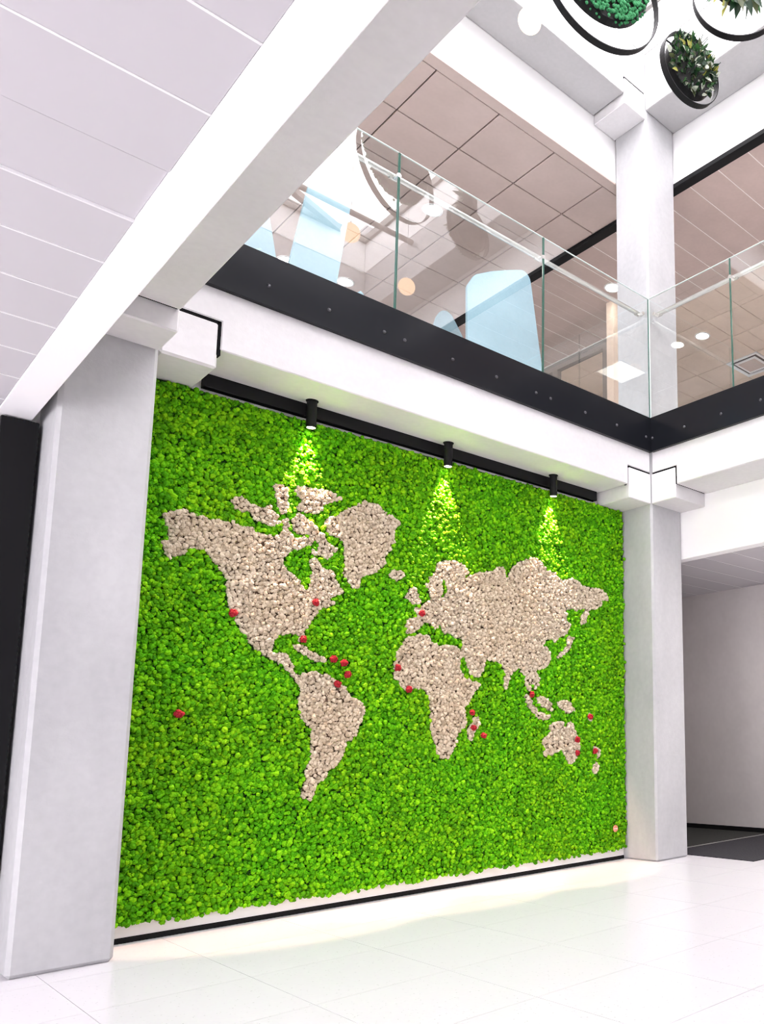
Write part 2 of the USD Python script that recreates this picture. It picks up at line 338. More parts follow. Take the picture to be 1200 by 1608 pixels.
tag(obj('wall_passage_left', bx(.30, W, W - .004, 2.36, 0, 3.60), M['grey_wall']), 'passage wall behind the right column', 'wall', kind='structure')
tag(obj('wall_left_end', bx(-9.3, -L - W + .01, .36, .48, 0, 3.60), M['plaster']), 'white wall behind the black panel at the far left edge', 'wall', kind='structure')
tag(obj('door_1', bx(-4.345, -4.196, .26, .352, 0, Z_LOW - .012, .003), M['black']), 'tall black door post left of the wide column', 'door post', kind='structure')
tag(obj('wall_upper_back', bx(-9.3, 7, 6.1, 6.2, Z_FL2, 7.0), M['upper_white']), 'far white wall of the upper storey', 'wall', kind='structure')
tag(obj('wall_left', cat_(bx(-9.3, -9.2, -9.2, 6.2, 2.5, 4.2), bx(-9.3, -9.2, -9.2, 6.2, 6.2, 7.0), *[bx(-9.3, -9.2, y - .38, y + .38, 0, 7) for y in np.linspace(-9.0, 6.0, 8)]), M['plaster']), 'left outer wall', 'wall', kind='structure')
tag(obj('wall_outer_right', cat_(bx(6.9, 7.0, -9.2, 6.2, 0, 7.0)), M['plaster']), 'right outer wall', 'wall', kind='structure')
tag(obj('wall_front', cat_(bx(-9.3, 7, -9.2, -9.1, 0, 4.2), bx(-9.3, 7, -9.2, -9.1, 6.2, 7.0), *[bx(x - .68, x + .68, -9.2, -9.1, 0, 7) for x in np.linspace(-9.2, 6.9, 9)]), M['plaster']), 'window wall behind the viewer', 'wall', kind='structure')

# ------------------------------------------------------------------ fascia and balustrades
def fascia(label, plate, bolts):
    t = thing('black_fascia', label, 'fascia', kind='structure')
    obj('steel_plate', plate, M['black_gloss'], t)
    for p, n in bolts:
        b = lathe([(0, .010), (.006, .010), (.0095, .006), (.012, 0), (0, 0)], 12); b.apply_transform(frame_to(n)); b.apply_translation(p)
        obj('bolt', b, M['bolt'], t)
    return t
FY = -.030
bl = [-.09, -.449, -.806, -1.168, -1.31, -1.676, -2.043, -2.408, -2.553, -2.915, -3.27, -3.63]
fascia('black steel fascia along the upper floor edge above the moss wall', union(bx(-L, FY + .02, FY, FY + .02, Z_F0, Z_F1 - .006, .002), bx(-L, -.01, FY, 0.004, Z_F0, Z_F0 + .02, .002)), [((x, FY, 3.575), (0, -1, 0)) for x in bl])
fascia('black steel fascia along the right upper floor edge', union(bx(FY, FY + .02, -D, FY + .001, Z_F0, Z_F1 - .006, .002), bx(FY, .004, -D, FY, Z_F0, Z_F0 + .02, .002)), [((FY, y, 3.575), (-1, 0, 0)) for y in (-.05, -.411, -.796, -1.18, -1.56, -1.95, -2.33, -2.72)])
fascia('black steel fascia along the left upper floor edge', bx(-L + .01, -L + .03, -D, -.03, Z_F0, Z_F1 - .006, .002), [])
fascia('black steel fascia along the far upper floor edge', bx(-L, 0, -D + .01, -D + .03, Z_F0, Z_F1 - .006, .002), [])

def pane_x(x0, x1, y, z0, z1):   # facing y
    return bx(x0, x1, y - .007, y + .007, z0, z1)
def balustrade(label, horizontal):
    t = thing('glass_balustrade', label, 'balustrade')
    return t
GT = 4.892
GZ = Z_F1 - .20
YG = -.002
def pane(t, a, b, axis):
    """One frameless pane from a to b along x (axis 0) or y (axis 1), with its polished edges."""
    g = bx(a, b, YG, YG + .0005, GZ, GT) if axis == 0 else bx(YG, YG + .0005, a, b, GZ, GT)
    v, f, _ = meshkit.arrays(g)
    # a single sheet: two triangles
    if axis == 0: V = np.array([(a, YG, GZ), (b, YG, GZ), (b, YG, GT), (a, YG, GT)])
    else: V = np.array([(YG, a, GZ), (YG, b, GZ), (YG, b, GT), (YG, a, GT)])
    p = obj('glass_pane', (V, np.array([[0, 1, 2], [0, 2, 3]])), M['glass'], t)
    e = .006
    if axis == 0:
        obj('glass_top_edge', bx(a, b, YG - e, YG + e, GT, GT + .004), M['glass_rim'], p)
        for x in (a, b): obj('glass_side_edge', bx(x - .0025, x + .0025, YG - e, YG + e, GZ, GT), M['glass_edge'], p)
    else:
        obj('glass_top_edge', bx(YG - e, YG + e, a, b, GT, GT + .004), M['glass_rim'], p)
        for y in (a, b): obj('glass_side_edge', bx(YG - e, YG + e, y - .002, y + .002, GZ, GT), M['glass_rim' if y > -.1 else 'glass_edge'], p)
def rail(t, pts, axis, ends):
    a, b = ends
    R_Y = .075; z = 4.765
    A, B = ((a, R_Y, z), (b, R_Y, z)) if axis == 0 else ((R_Y, a, z), (R_Y, b, z))
    obj('handrail', cat_(tube(A, B, .019, 20), *[trimesh.creation.icosphere(2, .019).apply_translation(q) for q in (A, B)]), M['steel'], t, smooth=40)
    for q in pts:
        if axis == 0: m = cat_(tube((q, -.009, z - .035), (q, .04, z - .035), .016, 16), tube((q, .04, z - .035), (q, R_Y, z), .007, 10), tube((q - .028, R_Y, z - .02), (q + .028, R_Y, z - .02), .010, 10))
        else: m = cat_(tube((-.009, q, z - .035), (.04, q, z - .035), .016, 16), tube((.04, q, z - .035), (R_Y, q, z), .007, 10), tube((R_Y, q - .028, z - .02), (R_Y, q + .028, z - .02), .010, 10))
        obj('rail_bracket', m, M['steel'], t)
bal = thing('glass_balustrade', 'frameless glass balustrade with steel handrail above the moss wall', 'balustrade')
for a, b in ((-L, -3.708), (-3.70, -2.474), (-2.466, -1.226), (-1.218, -.004)):
    pane(bal, a, b, 0)
rail(bal, [-3.70, -2.47, -1.222, -.075], 0, (-L, -.05))
bal2 = thing('glass_balustrade', 'frameless glass balustrade with steel handrail right of the upper column', 'balustrade')
for a, b in ((-.905, -.011), (-2.15, -.910), (-3.40, -2.155), (-4.65, -3.405)):
    pane(bal2, a, b, 1)
rail(bal2, [-.07, -.907, -2.15, -3.40], 1, (-4.65, -.035))

# ------------------------------------------------------------------ moss wall
LAND = {
    'north america': [(-3614,2235),(-3590,2255),(-3536,2275),(-3504,2284),(-3476,2269),(-3422,2265),(-3382,2254),(-3321,2263),(-3263,2262),(-3216,2252),(-3151,2249),(-3119,2226),(-3070,2219),(-3021,2222),(-2990,2234),(-2971,2270),(-2964,2344),(-2940,2353),(-2940,2283),(-2918,2258),(-2881,2229),(-2839,2251),(-2788,2253),(-2800,2206),(-2843,2191),(-2892,2161),(-2926,2133),(-2960,2099),(-2966,2083),(-2943,2037),(-2899,2007),(-2855,1977),(-2832,1937),(-2809,1922),(-2788,1943),(-2784,2009),(-2778,2047),(-2796,2111),(-2775,2129),(-2744,2111),(-2713,2072),(-2652,2066),(-2635,2023),(-2603,1983),(-2578,1948),(-2600,1923),(-2645,1906),(-2660,1886),(-2628,1860),(-2650,1835),(-2717,1827),(-2718,1825),(-2745,1782),(-2780,1742),(-2799,1682),(-2820,1659),(-2815,1631),(-2831,1594),(-2849,1606),(-2847,1635),(-2862,1652),(-2917,1643),(-2958,1636),(-2984,1609),(-2999,1573),(-3001,1545),(-2987,1522),(-2939,1522),(-2912,1524),(-2900,1493),(-2867,1464),(-2856,1443),(-2880,1438),(-2864,1408),(-2843,1398),(-2856,1380),(-2900,1427),(-2936,1459),(-2964,1479),(-3005,1490),(-3040,1508),(-3094,1545),(-3129,1583),(-3173,1634),(-3185,1666),(-3211,1691),(-3220,1724),(-3241,1769),(-3256,1821),(-3268,1867),(-3266,1887),(-3264,1851),(-3267,1906),(-3259,1925),(-3293,1964),(-3323,1990),(-3352,2022),(-3365,2045),(-3388,2071),(-3416,2079),(-3449,2076),(-3469,2058),(-3495,2038),(-3541,2019),(-3571,1993),(-3577,2010),(-3595,2054),(-3613,2087),(-3585,2097),(-3584,2127),(-3581,2152),(-3608,2170),(-3593,2191)],
    'south america': [(-2862,1393),(-2819,1406),(-2785,1408),(-2769,1420),(-2736,1424),(-2701,1412),(-2637,1401),(-2606,1374),(-2570,1359),(-2539,1334),(-2514,1301),(-2494,1267),(-2451,1260),(-2420,1240),(-2397,1200),(-2411,1154),(-2433,1102),(-2444,1056),(-2473,1017),(-2520,989),(-2524,955),(-2540,916),(-2556,878),(-2585,851),(-2630,825),(-2634,787),(-2678,762),(-2694,741),(-2709,704),(-2719,667),(-2746,652),(-2774,670),(-2783,697),(-2772,739),(-2757,776),(-2767,808),(-2755,856),(-2741,910),(-2735,970),(-2735,1030),(-2740,1073),(-2755,1106),(-2795,1122),(-2810,1155),(-2818,1203),(-2825,1247),(-2816,1296),(-2816,1340),(-2850,1360)],
    'caribbean island': [(-2876,1572),(-2851,1581),(-2816,1577),(-2779,1548),(-2735,1536),(-2697,1517),(-2663,1509),(-2666,1494),(-2710,1488),(-2747,1493),(-2777,1512),(-2814,1534),(-2850,1550)],
    'western arctic island': [(-3264,2382),(-3248,2411),(-3226,2429),(-3201,2418),(-3182,2397),(-3147,2398),(-3115,2379),(-3085,2389),(-3049,2403),(-3035,2379),(-3009,2352),(-2993,2302),(-3024,2283),(-3061,2289),(-3111,2302),(-3142,2309),(-3149,2336),(-3180,2355),(-3215,2332),(-3251,2353)],
    'narrow arctic island': [(-3033,2541),(-2982,2557),(-2959,2522),(-2953,2471),(-2944,2436),(-2953,2391),(-2980,2370),(-3005,2387),(-3011,2444),(-3020,2478)],
    'northern arctic island': [(-2910,2533),(-2882,2565),(-2824,2571),(-2772,2568),(-2727,2586),(-2681,2574),(-2634,2557),(-2610,2539),(-2648,2519),(-2716,2489),(-2736,2443),(-2780,2408),(-2817,2419),(-2868,2408),(-2886,2423),(-2870,2460),(-2849,2487),(-2894,2507)],
    'eastern arctic island': [(-2919,2353),(-2881,2391),(-2845,2383),(-2807,2354),(-2761,2318),(-2714,2281),(-2690,2244),(-2628,2213),(-2656,2171),(-2685,2128),(-2716,2146),(-2746,2156),(-2798,2162),(-2784,2179),(-2740,2187),(-2738,2232),(-2780,2247),(-2811,2278),(-2861,2262),(-2905,2290)],
    'greenland': [(-2710,2350),(-2697,2398),(-2629,2431),(-2576,2477),(-2498,2536),(-2450,2558),(-2367,2560),(-2324,2533),(-2263,2502),(-2210,2484),(-2196,2454),(-2234,2418),(-2241,2376),(-2227,2330),(-2255,2269),(-2296,2214),(-2282,2169),(-2335,2129),(-2375,2092),(-2456,2057),(-2462,2010),(-2485,1976),(-2517,1979),(-2550,2028),(-2575,2055),(-2569,2124),(-2573,2200),(-2582,2252),(-2615,2292),(-2685,2302)],
    'iceland': [(-2242,2127),(-2199,2142),(-2155,2132),(-2154,2100),(-2205,2069),(-2249,2086)],
    'british isles': [(-2081,2044),(-2047,2015),(-2030,1973),(-2013,1953),(-2036,1924),(-2077,1923),(-2110,1949),(-2139,1963),(-2120,1991)],
    'eurasia': [(-2111,1723),(-2129,1765),(-2114,1810),(-2058,1827),(-2042,1847),(-2076,1883),(-2036,1902),(-1995,1918),(-1963,1955),(-1938,1970),(-1947,2006),(-1957,2042),(-1991,2060),(-1958,2094),(-1942,2142),(-1901,2171),(-1894,2233),(-1851,2251),(-1772,2275),(-1701,2267),(-1654,2239),(-1635,2206),(-1671,2170),(-1707,2157),(-1644,2158),(-1589,2205),(-1515,2224),(-1409,2248),(-1351,2301),(-1312,2291),(-1311,2258),(-1291,2204),(-1261,2241),(-1241,2294),(-1170,2355),(-1098,2396),(-1013,2418),(-959,2405),(-926,2367),(-893,2329),(-804,2334),(-770,2295),(-701,2274),(-620,2308),(-561,2289),(-513,2264),(-404,2252),(-292,2258),(-229,2234),(-204,2172),(-280,2172),(-287,2116),(-356,2081),(-418,2074),(-454,2016),(-467,1970),(-521,1921),(-527,1964),(-503,2020),(-472,2072),(-514,2072),(-574,2043),(-632,2059),(-678,2036),(-684,1957),(-644,1926),(-650,1891),(-679,1845),(-758,1807),(-803,1757),(-836,1788),(-891,1788),(-928,1730),(-880,1708),(-852,1660),(-857,1601),(-922,1547),(-1007,1530),(-986,1494),(-954,1454),(-985,1403),(-1012,1378),(-1038,1409),(-1064,1433),(-1079,1416),(-1038,1377),(-1058,1368),(-1090,1399),(-1106,1463),(-1152,1542),(-1203,1523),(-1242,1481),(-1261,1424),(-1280,1376),(-1300,1399),(-1296,1478),(-1312,1533),(-1341,1562),(-1409,1582),(-1478,1583),(-1473,1534),(-1506,1476),(-1530,1454),(-1588,1458),(-1613,1485),(-1630,1525),(-1648,1585),(-1672,1587),(-1685,1617),(-1670,1687),(-1671,1710),(-1689,1731),(-1742,1719),(-1778,1753),(-1813,1739),(-1848,1770),(-1866,1820),(-1882,1774),(-1899,1765),(-1942,1805),(-1984,1816),(-2008,1791),(-2039,1744),(-2071,1727)],
    'eurasia_hole': [(-1861,2116),(-1830,2128),(-1812,2084),(-1802,2047),(-1819,2007),(-1857,1987),(-1850,2049)],
    'africa': [(-2129,1676),(-2087,1699),(-2014,1721),(-1940,1718),(-1927,1673),(-1862,1648),(-1800,1659),(-1737,1661),(-1705,1643),(-1685,1617),(-1676,1587),(-1699,1548),(-1686,1494),(-1637,1436),(-1587,1417),(-1521,1406),(-1512,1386),(-1570,1343),(-1585,1301),(-1633,1252),(-1648,1225),(-1639,1171),(-1630,1091),(-1677,1077),(-1708,1031),(-1714,978),(-1744,919),(-1767,884),(-1828,882),(-1866,915),(-1883,980),(-1899,1038),(-1916,1090),(-1914,1155),(-1919,1226),(-1936,1297),(-1960,1348),(-2019,1353),(-2076,1344),(-2112,1343),(-2148,1360),(-2184,1397),(-2203,1440),(-2201,1497),(-2188,1536),(-2193,1568),(-2156,1609),(-2143,1649)],
    'madagascar': [(-1525,1166),(-1520,1118),(-1548,1071),(-1579,997),(-1604,1003),(-1609,1071),(-1582,1118),(-1562,1155)],
    'japan': [(-656,1829),(-598,1817),(-633,1770),(-644,1726),(-702,1679),(-769,1636),(-780,1648),(-735,1694),(-690,1731),(-673,1785)],
    'sumatra and java': [(-1114,1329),(-1085,1343),(-1043,1302),(-1018,1257),(-984,1238),(-976,1206),(-916,1200),(-847,1182),(-856,1165),(-916,1151),(-992,1167),(-1018,1199),(-1060,1243),(-1101,1300)],
    'borneo': [(-985,1323),(-943,1334),(-882,1313),(-839,1274),(-830,1235),(-848,1221),(-908,1253),(-942,1252),(-976,1284)],
    'new guinea': [(-782,1286),(-706,1305),(-634,1293),(-606,1253),(-579,1219),(-634,1218),(-670,1201),(-715,1230),(-760,1256)],
    'australia': [(-856,1109),(-795,1129),(-742,1143),(-715,1123),(-715,1090),(-679,1083),(-670,1123),(-634,1141),(-607,1110),(-593,1049),(-552,1009),(-538,948),(-552,887),(-589,827),(-635,802),(-666,810),(-680,856),(-724,891),(-742,917),(-786,905),(-821,880),(-906,869),(-919,888),(-911,933),(-928,992),(-881,1031),(-847,1057)],
    'nz north': [(-382,932),(-353,935),(-305,896),(-315,861),(-335,834),(-349,876),(-382,897)],
    'nz south': [(-364,821),(-325,786),(-335,752),(-374,712),(-403,727),(-398,781)],
    'pacific islet': [(-447,1208),(-409,1194),(-405,1146),(-424,1142),(-447,1173)],
}
LABELS = {'north america': 'North America', 'south america': 'South America', 'caribbean island': 'a long island south of North America', 'western arctic island': 'the western island north of North America',
 'narrow arctic island': 'a narrow upright island north of North America', 'northern arctic island': 'the topmost island under the left lamp', 'eastern arctic island': 'the island left of Greenland', 'greenland': 'Greenland',
 'iceland': 'a small round island right of Greenland', 'british isles': 'the island off western Europe', 'eurasia': 'Europe and Asia', 'africa': 'Africa', 'madagascar': 'the slim island right of Africa', 'japan': 'the curved island off eastern Asia',
 'sumatra and java': 'the bent island chain below south-east Asia', 'borneo': 'the island right of the bent chain', 'new guinea': 'the island above Australia', 'australia': 'Australia', 'nz north': 'the upper island right of Australia',
 'nz south': 'the lower island right of Australia', 'pacific islet': 'the tiny island up and right of Australia'}
YM = .352                             # moss bed front
polys = {}
for k, v in LAND.items():
    if k == 'eurasia_hole': continue
    P = Polygon([(a / 1000, b / 1000) for a, b in v]).buffer(0)
    if k == 'eurasia': P = P.difference(Polygon([(a / 1000, b / 1000) for a, b in LAND['eurasia_hole']]))
    polys[k] = P
rng = np.random.default_rng(7)
MX0, MX1, MZ0, MZ1 = -L + .004, -.004, .098, 3.0
SP = .0182
pts = []
row = 0
z = MZ0 + .006
while z < MZ1:
    xs = np.arange(MX0 + (.5 * SP if row % 2 else 0) + .008, MX1 - .006, SP)
    pts.append(np.stack([xs, np.full(len(xs), z)], 1)); z += SP * .87; row += 1
pts = np.vstack(pts); pts += rng.normal(0, .0040, pts.shape)
# ragged lower edge
extra = np.stack([rng.uniform(MX0 + .02, MX1 - .02, 130), MZ0 - rng.uniform(-.004, .016, 130)], 1)
pts = np.vstack([pts, extra])
pts[:, 0] = np.clip(pts[:, 0], MX0 + .012, MX1 - .012)

def clump(seed, sub=2):
    m = trimesh.creation.icosphere(subdivisions=sub, radius=1.0)
    v = np.array(m.vertices)
    n = meshkit.fbm(v * 1.9 + seed * 7.3, 2, seed) - .5
    lump = meshkit.noise(v * 4.2 + seed * 3.1, seed + 9) - .5
    v = v * (1 + .75 * n + .55 * lump)[:, None]
    v *= [1.0, 1.0, .95]
    return trimesh.Trimesh(v, m.faces, process=False)
CL_ = [clump(s) for s in range(4)]
CL_LAND = [clump(s + 20) for s in range(4)]

def tufts(name, P, protos, mat, parent, r0, r1, y, spread, seed, label=None):
    g = np.random.default_rng(seed); n = len(P)
    pi = UsdGeom.PointInstancer.Define(stage, path_for(name, parent))
    ps = []
    for i, m in enumerate(protos):
        q = usdkit.mesh(stage, f'{pi.GetPath()}/tuft' + (f'_{i:03d}' if i else ''), m, mat, smooth=True); ps.append(q.GetPath())
    pi.CreatePrototypesRel().SetTargets(ps)
    pi.CreateProtoIndicesAttr(Vt.IntArray.FromNumpy(g.integers(0, len(protos), n).astype(np.int32)))
    r = g.uniform(r0, r1, n)
    pos_ = np.stack([P[:, 0], y + g.normal(0, spread, n), P[:, 1]], 1)
    pi.CreatePositionsAttr(Vt.Vec3fArray.FromNumpy(pos_.astype(np.float32)))
    pi.CreateScalesAttr(Vt.Vec3fArray.FromNumpy(np.repeat(r[:, None], 3, 1).astype(np.float32) * g.uniform(.85, 1.15, (n, 3)).astype(np.float32)))
    q = g.normal(size=(n, 4)); q /= np.linalg.norm(q, axis=1, keepdims=True)
    pi.CreateOrientationsAttr(Vt.QuathArray([Gf.Quath(float(a), float(b), float(c), float(d)) for a, b, c, d in q]))
    tag(pi, label, kind='stuff')
    return pi

moss = thing('moss_wall', 'large preserved-moss panel showing a beige world map on green moss', 'moss wall')
obj('moss_bed', bx(MX0, MX1, YM, .397, MZ0, MZ1), M['moss_bed'], moss)
taken = np.zeros(len(pts), bool)
edge_pts = {}
for k, P in polys.items():                # tufts set along the outlines keep the coasts crisp
    e = []
    inner = P.buffer(-.0065)
    for g_ in getattr(inner, 'geoms', [inner]):
        if g_.is_empty: continue
        for ln_ in [g_.exterior, *g_.interiors]:
            n_ = max(3, int(round(ln_.length / .0145)))
            e += [ln_.interpolate(t / n_, normalized=True).coords[0] for t in range(n_)]
    edge_pts[k] = np.array(e) + rng.normal(0, .0028, (len(e), 2)) if e else np.array([P.representative_point().coords[0]])
    near = contains_xy(P.buffer(.0045), pts[:, 0], pts[:, 1]) & ~contains_xy(P.buffer(-.017), pts[:, 0], pts[:, 1])
    pts = pts[~near]
taken = np.zeros(len(pts), bool)
for i, (k, P) in enumerate(polys.items()):
    inside = contains_xy(P, pts[:, 0], pts[:, 1]) & ~taken; taken |= inside
    lm = tag(obj('landmass', cat_(*[trimesh.creation.extrude_polygon(g, .012).apply_transform(np.array([[1, 0, 0, 0], [0, 0, -1, YM], [0, 1, 0, 0], [0, 0, 0, 1.0]])) for g in getattr(P, 'geoms', [P])]), M['beige_bed'], moss),
             'beige moss shape of ' + LABELS[k])
    tufts('beige_moss', np.vstack([pts[inside], edge_pts[k]]), CL_LAND, M['beige'], lm, .0100, .0148, YM - .014, .0062, 100 + i)
tufts('green_moss', pts[~taken], CL_, M['moss'], moss, .0098, .0158, YM - .006, .0080, 5, 'bright green tufted moss around the map')

# red markers
RED = [(-3232, 1731, 'on the west coast of North America'), (-2756, 1853, 'inland near the east coast of North America'), (-2821, 1618, 'at the south-east tip of North America'), (-2626, 1510, 'just right of the long Caribbean island'),
 (-2558, 1491, 'the right one of the pair right of the Caribbean island'), (-2532, 1417, 'on green moss above the top of South America'), (-2597, 1357, 'on the upper right shoulder of South America'), (-2019, 1860, 'in western Europe'),
 (-2185, 1478, 'on the western bulge of Africa'), (-2096, 1340, 'on the underside of the western bulge of Africa'), (-1591, 1197, 'on green moss between Africa and Madagascar'), (-1579, 1087, 'on the slim island right of Africa'),
 (-1490, 1033, 'on green moss right of Madagascar'), (-1048, 1341, 'at the tip of south-east Asia'), (-435, 1180, 'on the tiny island up and right of Australia'), (-579, 995, 'upper one on the east coast of Australia'),
 (-577, 889, 'lower one on the east coast of Australia'), (-382, 901, 'on the island right of Australia'), (-3475, 1157, 'alone in the green at the left, in the ocean')]
def red_cluster(seed):
    g = np.random.default_rng(seed); ms = []
    for q in range(7):
        a = q * 2 * math.pi / 6; rr = 0 if q == 6 else .013 * g.uniform(.75, 1.15)
        m = clump(seed * 9 + q + 40, 2); m = m.copy(); m.apply_scale(.0115 * g.uniform(.8, 1.2)); m.apply_translation([rr * math.cos(a), g.uniform(-.006, .004) - (.006 if q == 6 else 0), rr * math.sin(a)]); ms.append(m)
    return cat_(*ms)
for i, (a, b, w_) in enumerate(RED):
    t = tag(obj('red_marker', red_cluster(i + 1).apply_translation([a / 1000, .318, b / 1000]), M['red'], smooth=True), 'red moss dot ' + w_, 'marker', 'red moss markers on the world map')

badge = thing('badge', 'small round coral badge at the lower right of the moss wall', 'badge', (-.164, .312, .263))
b_ = lathe([(0, .006), (.026, .006), (.028, .004), (.028, 0), (0, 0)], 32); b_.apply_transform(frame_to((0, -1, 0)))
obj('disc', b_, plain('badge_coral', (.72, .28, .16), .4), badge)
obj('stripe', bx(-.020, .020, -.0075, -.0058, -.004, .005), plain('badge_pale', (.86, .62, .58), .5), badge)
obj('stripe', bx(-.012, .012, -.0075, -.0058, -.014, -.008), plain('badge_pink', (.75, .36, .36), .5), badge)
obj('pin', tube((0, 0, 0), (0, .045, 0), .004, 8), M['steel_dark'], badge)

# ------------------------------------------------------------------ spot rail over the moss
ch = thing('ceiling_channel', 'long black metal channel under the beam above the moss wall', 'light channel', kind='structure')
obj('channel', union(bx(-3.45, -.318, .345, .397, 3.035, Z_SOFF, .002)) - bx(-3.445, -.323, .352, .39, 3.0, 3.10), M['black'], ch)
SPOT = 17000.0
lamp_glow = emit('lamp_face', (1, .82, .45), 9.0)
def spot(label, x):
    t = thing('spot_lamp', label, 'spotlight', (x, .285, Z_SOFF), group='spotlights above the moss wall')
    obj('ceiling_rose', lathe([(0, -.004), (.036, -.004), (.038, 0), (0, 0)], 28), M['black'], t)
    obj('lamp_tube', lathe([(0, -.006), (.029, -.006), (.030, -.010), (.030, -.176), (.0265, -.176), (.0265, -.166), (0, -.166)], 32), M['black'], t)
    tag(obj('lens', lathe([(0, -.1745), (.026, -.1745), (.026, -.170), (0, -.170)], 24), lamp_glow, t), 'warm glowing lens')
    l = UsdLux.SphereLight.Define(stage, str(t.GetPath()) + '/beam'); l.CreateRadiusAttr(.012); l.AddTranslateOp().Set(Gf.Vec3d(0, 0, -.192)); l.AddRotateXOp().Set(8.0)
    l.CreateColorAttr(Gf.Vec3f(1.0, .60, .42)); l.CreateIntensityAttr(SPOT)
    sh = UsdLux.ShapingAPI.Apply(l.GetPrim()); sh.CreateShapingConeAngleAttr(23.0); sh.CreateShapingConeSoftnessAttr(.25)
    return t
for x, lb in ((-2.85, 'black tube spotlight above North America, leftmost of three'), (-1.855, 'black tube spotlight in the middle of the black channel'), (-.865, 'black tube spotlight nearest the right column')):
    spot(lb, x)

# ------------------------------------------------------------------ upper storey fittings
lamp_white = emit('downlight_glow', (1, .96, .88), 16.0)
def downlight(label, x, y):
    t = thing('downlight', label, 'downlight', (x, y, Z_U), group='round downlights in the upper ceilings')
    obj('trim_ring', lathe([(.082, 0), (.082, -.006), (.100, -.004), (.102, 0), (.082, 0)], 36), M['upper_white'], t)
    obj('lamp_disc', lathe([(0, -.004), (.083, -.004), (.083, -.001), (0, -.001)], 36), lamp_white, t)
downlight('round ceiling downlight nearest behind the left balustrade', -.97, 1.99)
downlight('round ceiling downlight just above the fascia behind the glass', -.95, 3.80)
downlight('round ceiling downlight furthest left behind the glass', -1.58, 3.88)
downlight('round ceiling downlight in the plank ceiling just left of the upper column', 1.23, 1.66)
downlight('round ceiling downlight in the warm tiles right of the column', 2.84, 1.60)
downlight('round ceiling downlight seen in front of the tall blue screen', 1.26, 3.84)
downlight('round ceiling downlight far left, seen only by reflection', -2.80, 1.99)
pn = thing('light_panel', 'square white light panel in the warm tile ceiling, seen mirrored in the glass', 'light panel', (LED[0] + .278, LED[1] + .261, Z_U))
obj('panel_frame', bx(-.274, .274, -.257, .257, 0, .02) - bx(-.255, .255, -.238, .238, -.1, .1), M['upper_white'], pn)
obj('diffuser', bx(-.255, .255, -.238, .238, .002, .012), emit('panel_glow', (1, .90, .80), 1.8), pn)
vt = thing('ceiling_vent', 'square white ceiling vent with a perforated plate, far right', 'vent', (VENT[0] + .278, VENT[1] + .261, Z_U))
obj('vent_frame', bx(-.274, .274, -.257, .257, -.006, .02) - bx(-.235, .235, -.220, .220, -.1, .1), M['upper_white'], vt)
obj('vent_back', bx(-.235, .235, -.22, .22, .014, .02), M['black'], vt)
obj('vent_plate', bx(-.19, .19, -.175, .175, -.008, .002, .002), M['upper_white'], vt)
obj('perforated_plate', bx(-.15, .15, -.14, .14, -.010, -.007), M['tile'], vt)

# glazed partition behind the right-hand column on the upper storey
gp = thing('glazed_partition', 'grey framed glazed partition on the upper storey left of the column', 'partition', kind='structure')
obj('frame_rail', bx(1.43, 1.50, 1.92, 4.4, 5.69, 5.79, .003), M['steel_dark'], gp)
obj('frame_post', bx(1.43, 1.50, 1.96, 2.04, Z_FL2, 5.70, .003), M['steel_dark'], gp)
obj('frame_post', bx(1.43, 1.50, 2.86, 2.96, Z_FL2, 5.70, .003), M['steel_dark'], gp)
obj('frame_post', bx(1.43, 1.50, 3.9, 4.0, Z_FL2, 5.70, .003), M['steel_dark'], gp)
obj('glazing_bead', bx(1.425, 1.505, 1.92, 4.4, 5.79, 5.80), M['steel'], gp)
obj('pillar', bx(1.42, 1.52, 1.84, 1.955, Z_FL2, Z_U), M['tile_b'], gp)
obj('transom_pane', (np.array([(1.465, 1.96, 5.79), (1.465, 4.4, 5.79), (1.465, 4.4, Z_U), (1.465, 1.96, Z_U)]), np.array([[0, 1, 2], [0, 2, 3]])), M['glass'], gp)

# pale blue high-back lounge chairs on the upper floor
def high_back_chair(label, outline, y, bow=.16):
    P = Polygon(outline).buffer(-.09).buffer(.09, quad_segs=8)
    m = trimesh.creation.extrude_polygon(P, .028).subdivide_to_size(.09)
    v = np.array(m.vertices); cx = (v[:, 0].min() + v[:, 0].max()) / 2
    V = np.stack([v[:, 0], y + v[:, 2] + bow * (v[:, 0] - cx) ** 2, v[:, 1]], 1)
    c = [cx, y, Z_FL2]
    t = thing('lounge_chair', label, 'chair', c, None, 'pale blue high-back chairs on the upper floor')
    obj('backrest', (V - c, np.array(m.faces)[:, ::-1]), M['felt'], t, smooth=40)
    obj('seat', bx(-.30, .30, .05, .56, .26, .38, .05), M['felt'], t)
    for s in (-1, 1):
        obj('armrest', bx(s * .34 - .03, s * .34 + .03, .06, .50, .24, .40, .025), M['felt'], t)
        for yy in (.10, .50): obj('leg', tube((s * .26, yy, 0), (s * .24, yy, .27), .012, 10), M['steel_dark'], t)
high_back_chair('tall rounded pale blue chair back behind the second glass pane from the column', [(-1.111, 3.76), (-1.131, 5.005), (-1.059, 5.139), (-0.903, 5.233), (-0.696, 5.337), (-0.54, 5.409), (-0.457, 5.404), (-0.426, 5.254), (-0.333, 4.756), (-0.229, 4.268), (-0.125, 3.76)], 1.1)
high_back_chair('smaller pale blue chair back left of the tall rounded one', [(-0.935, 3.76), (-0.803, 5.09), (-0.748, 5.288), (-0.682, 5.409), (-0.605, 5.387), (-0.528, 5.288), (-0.386, 5.09), (-0.188, 4.739), (-0.001, 3.76)], 2.2)
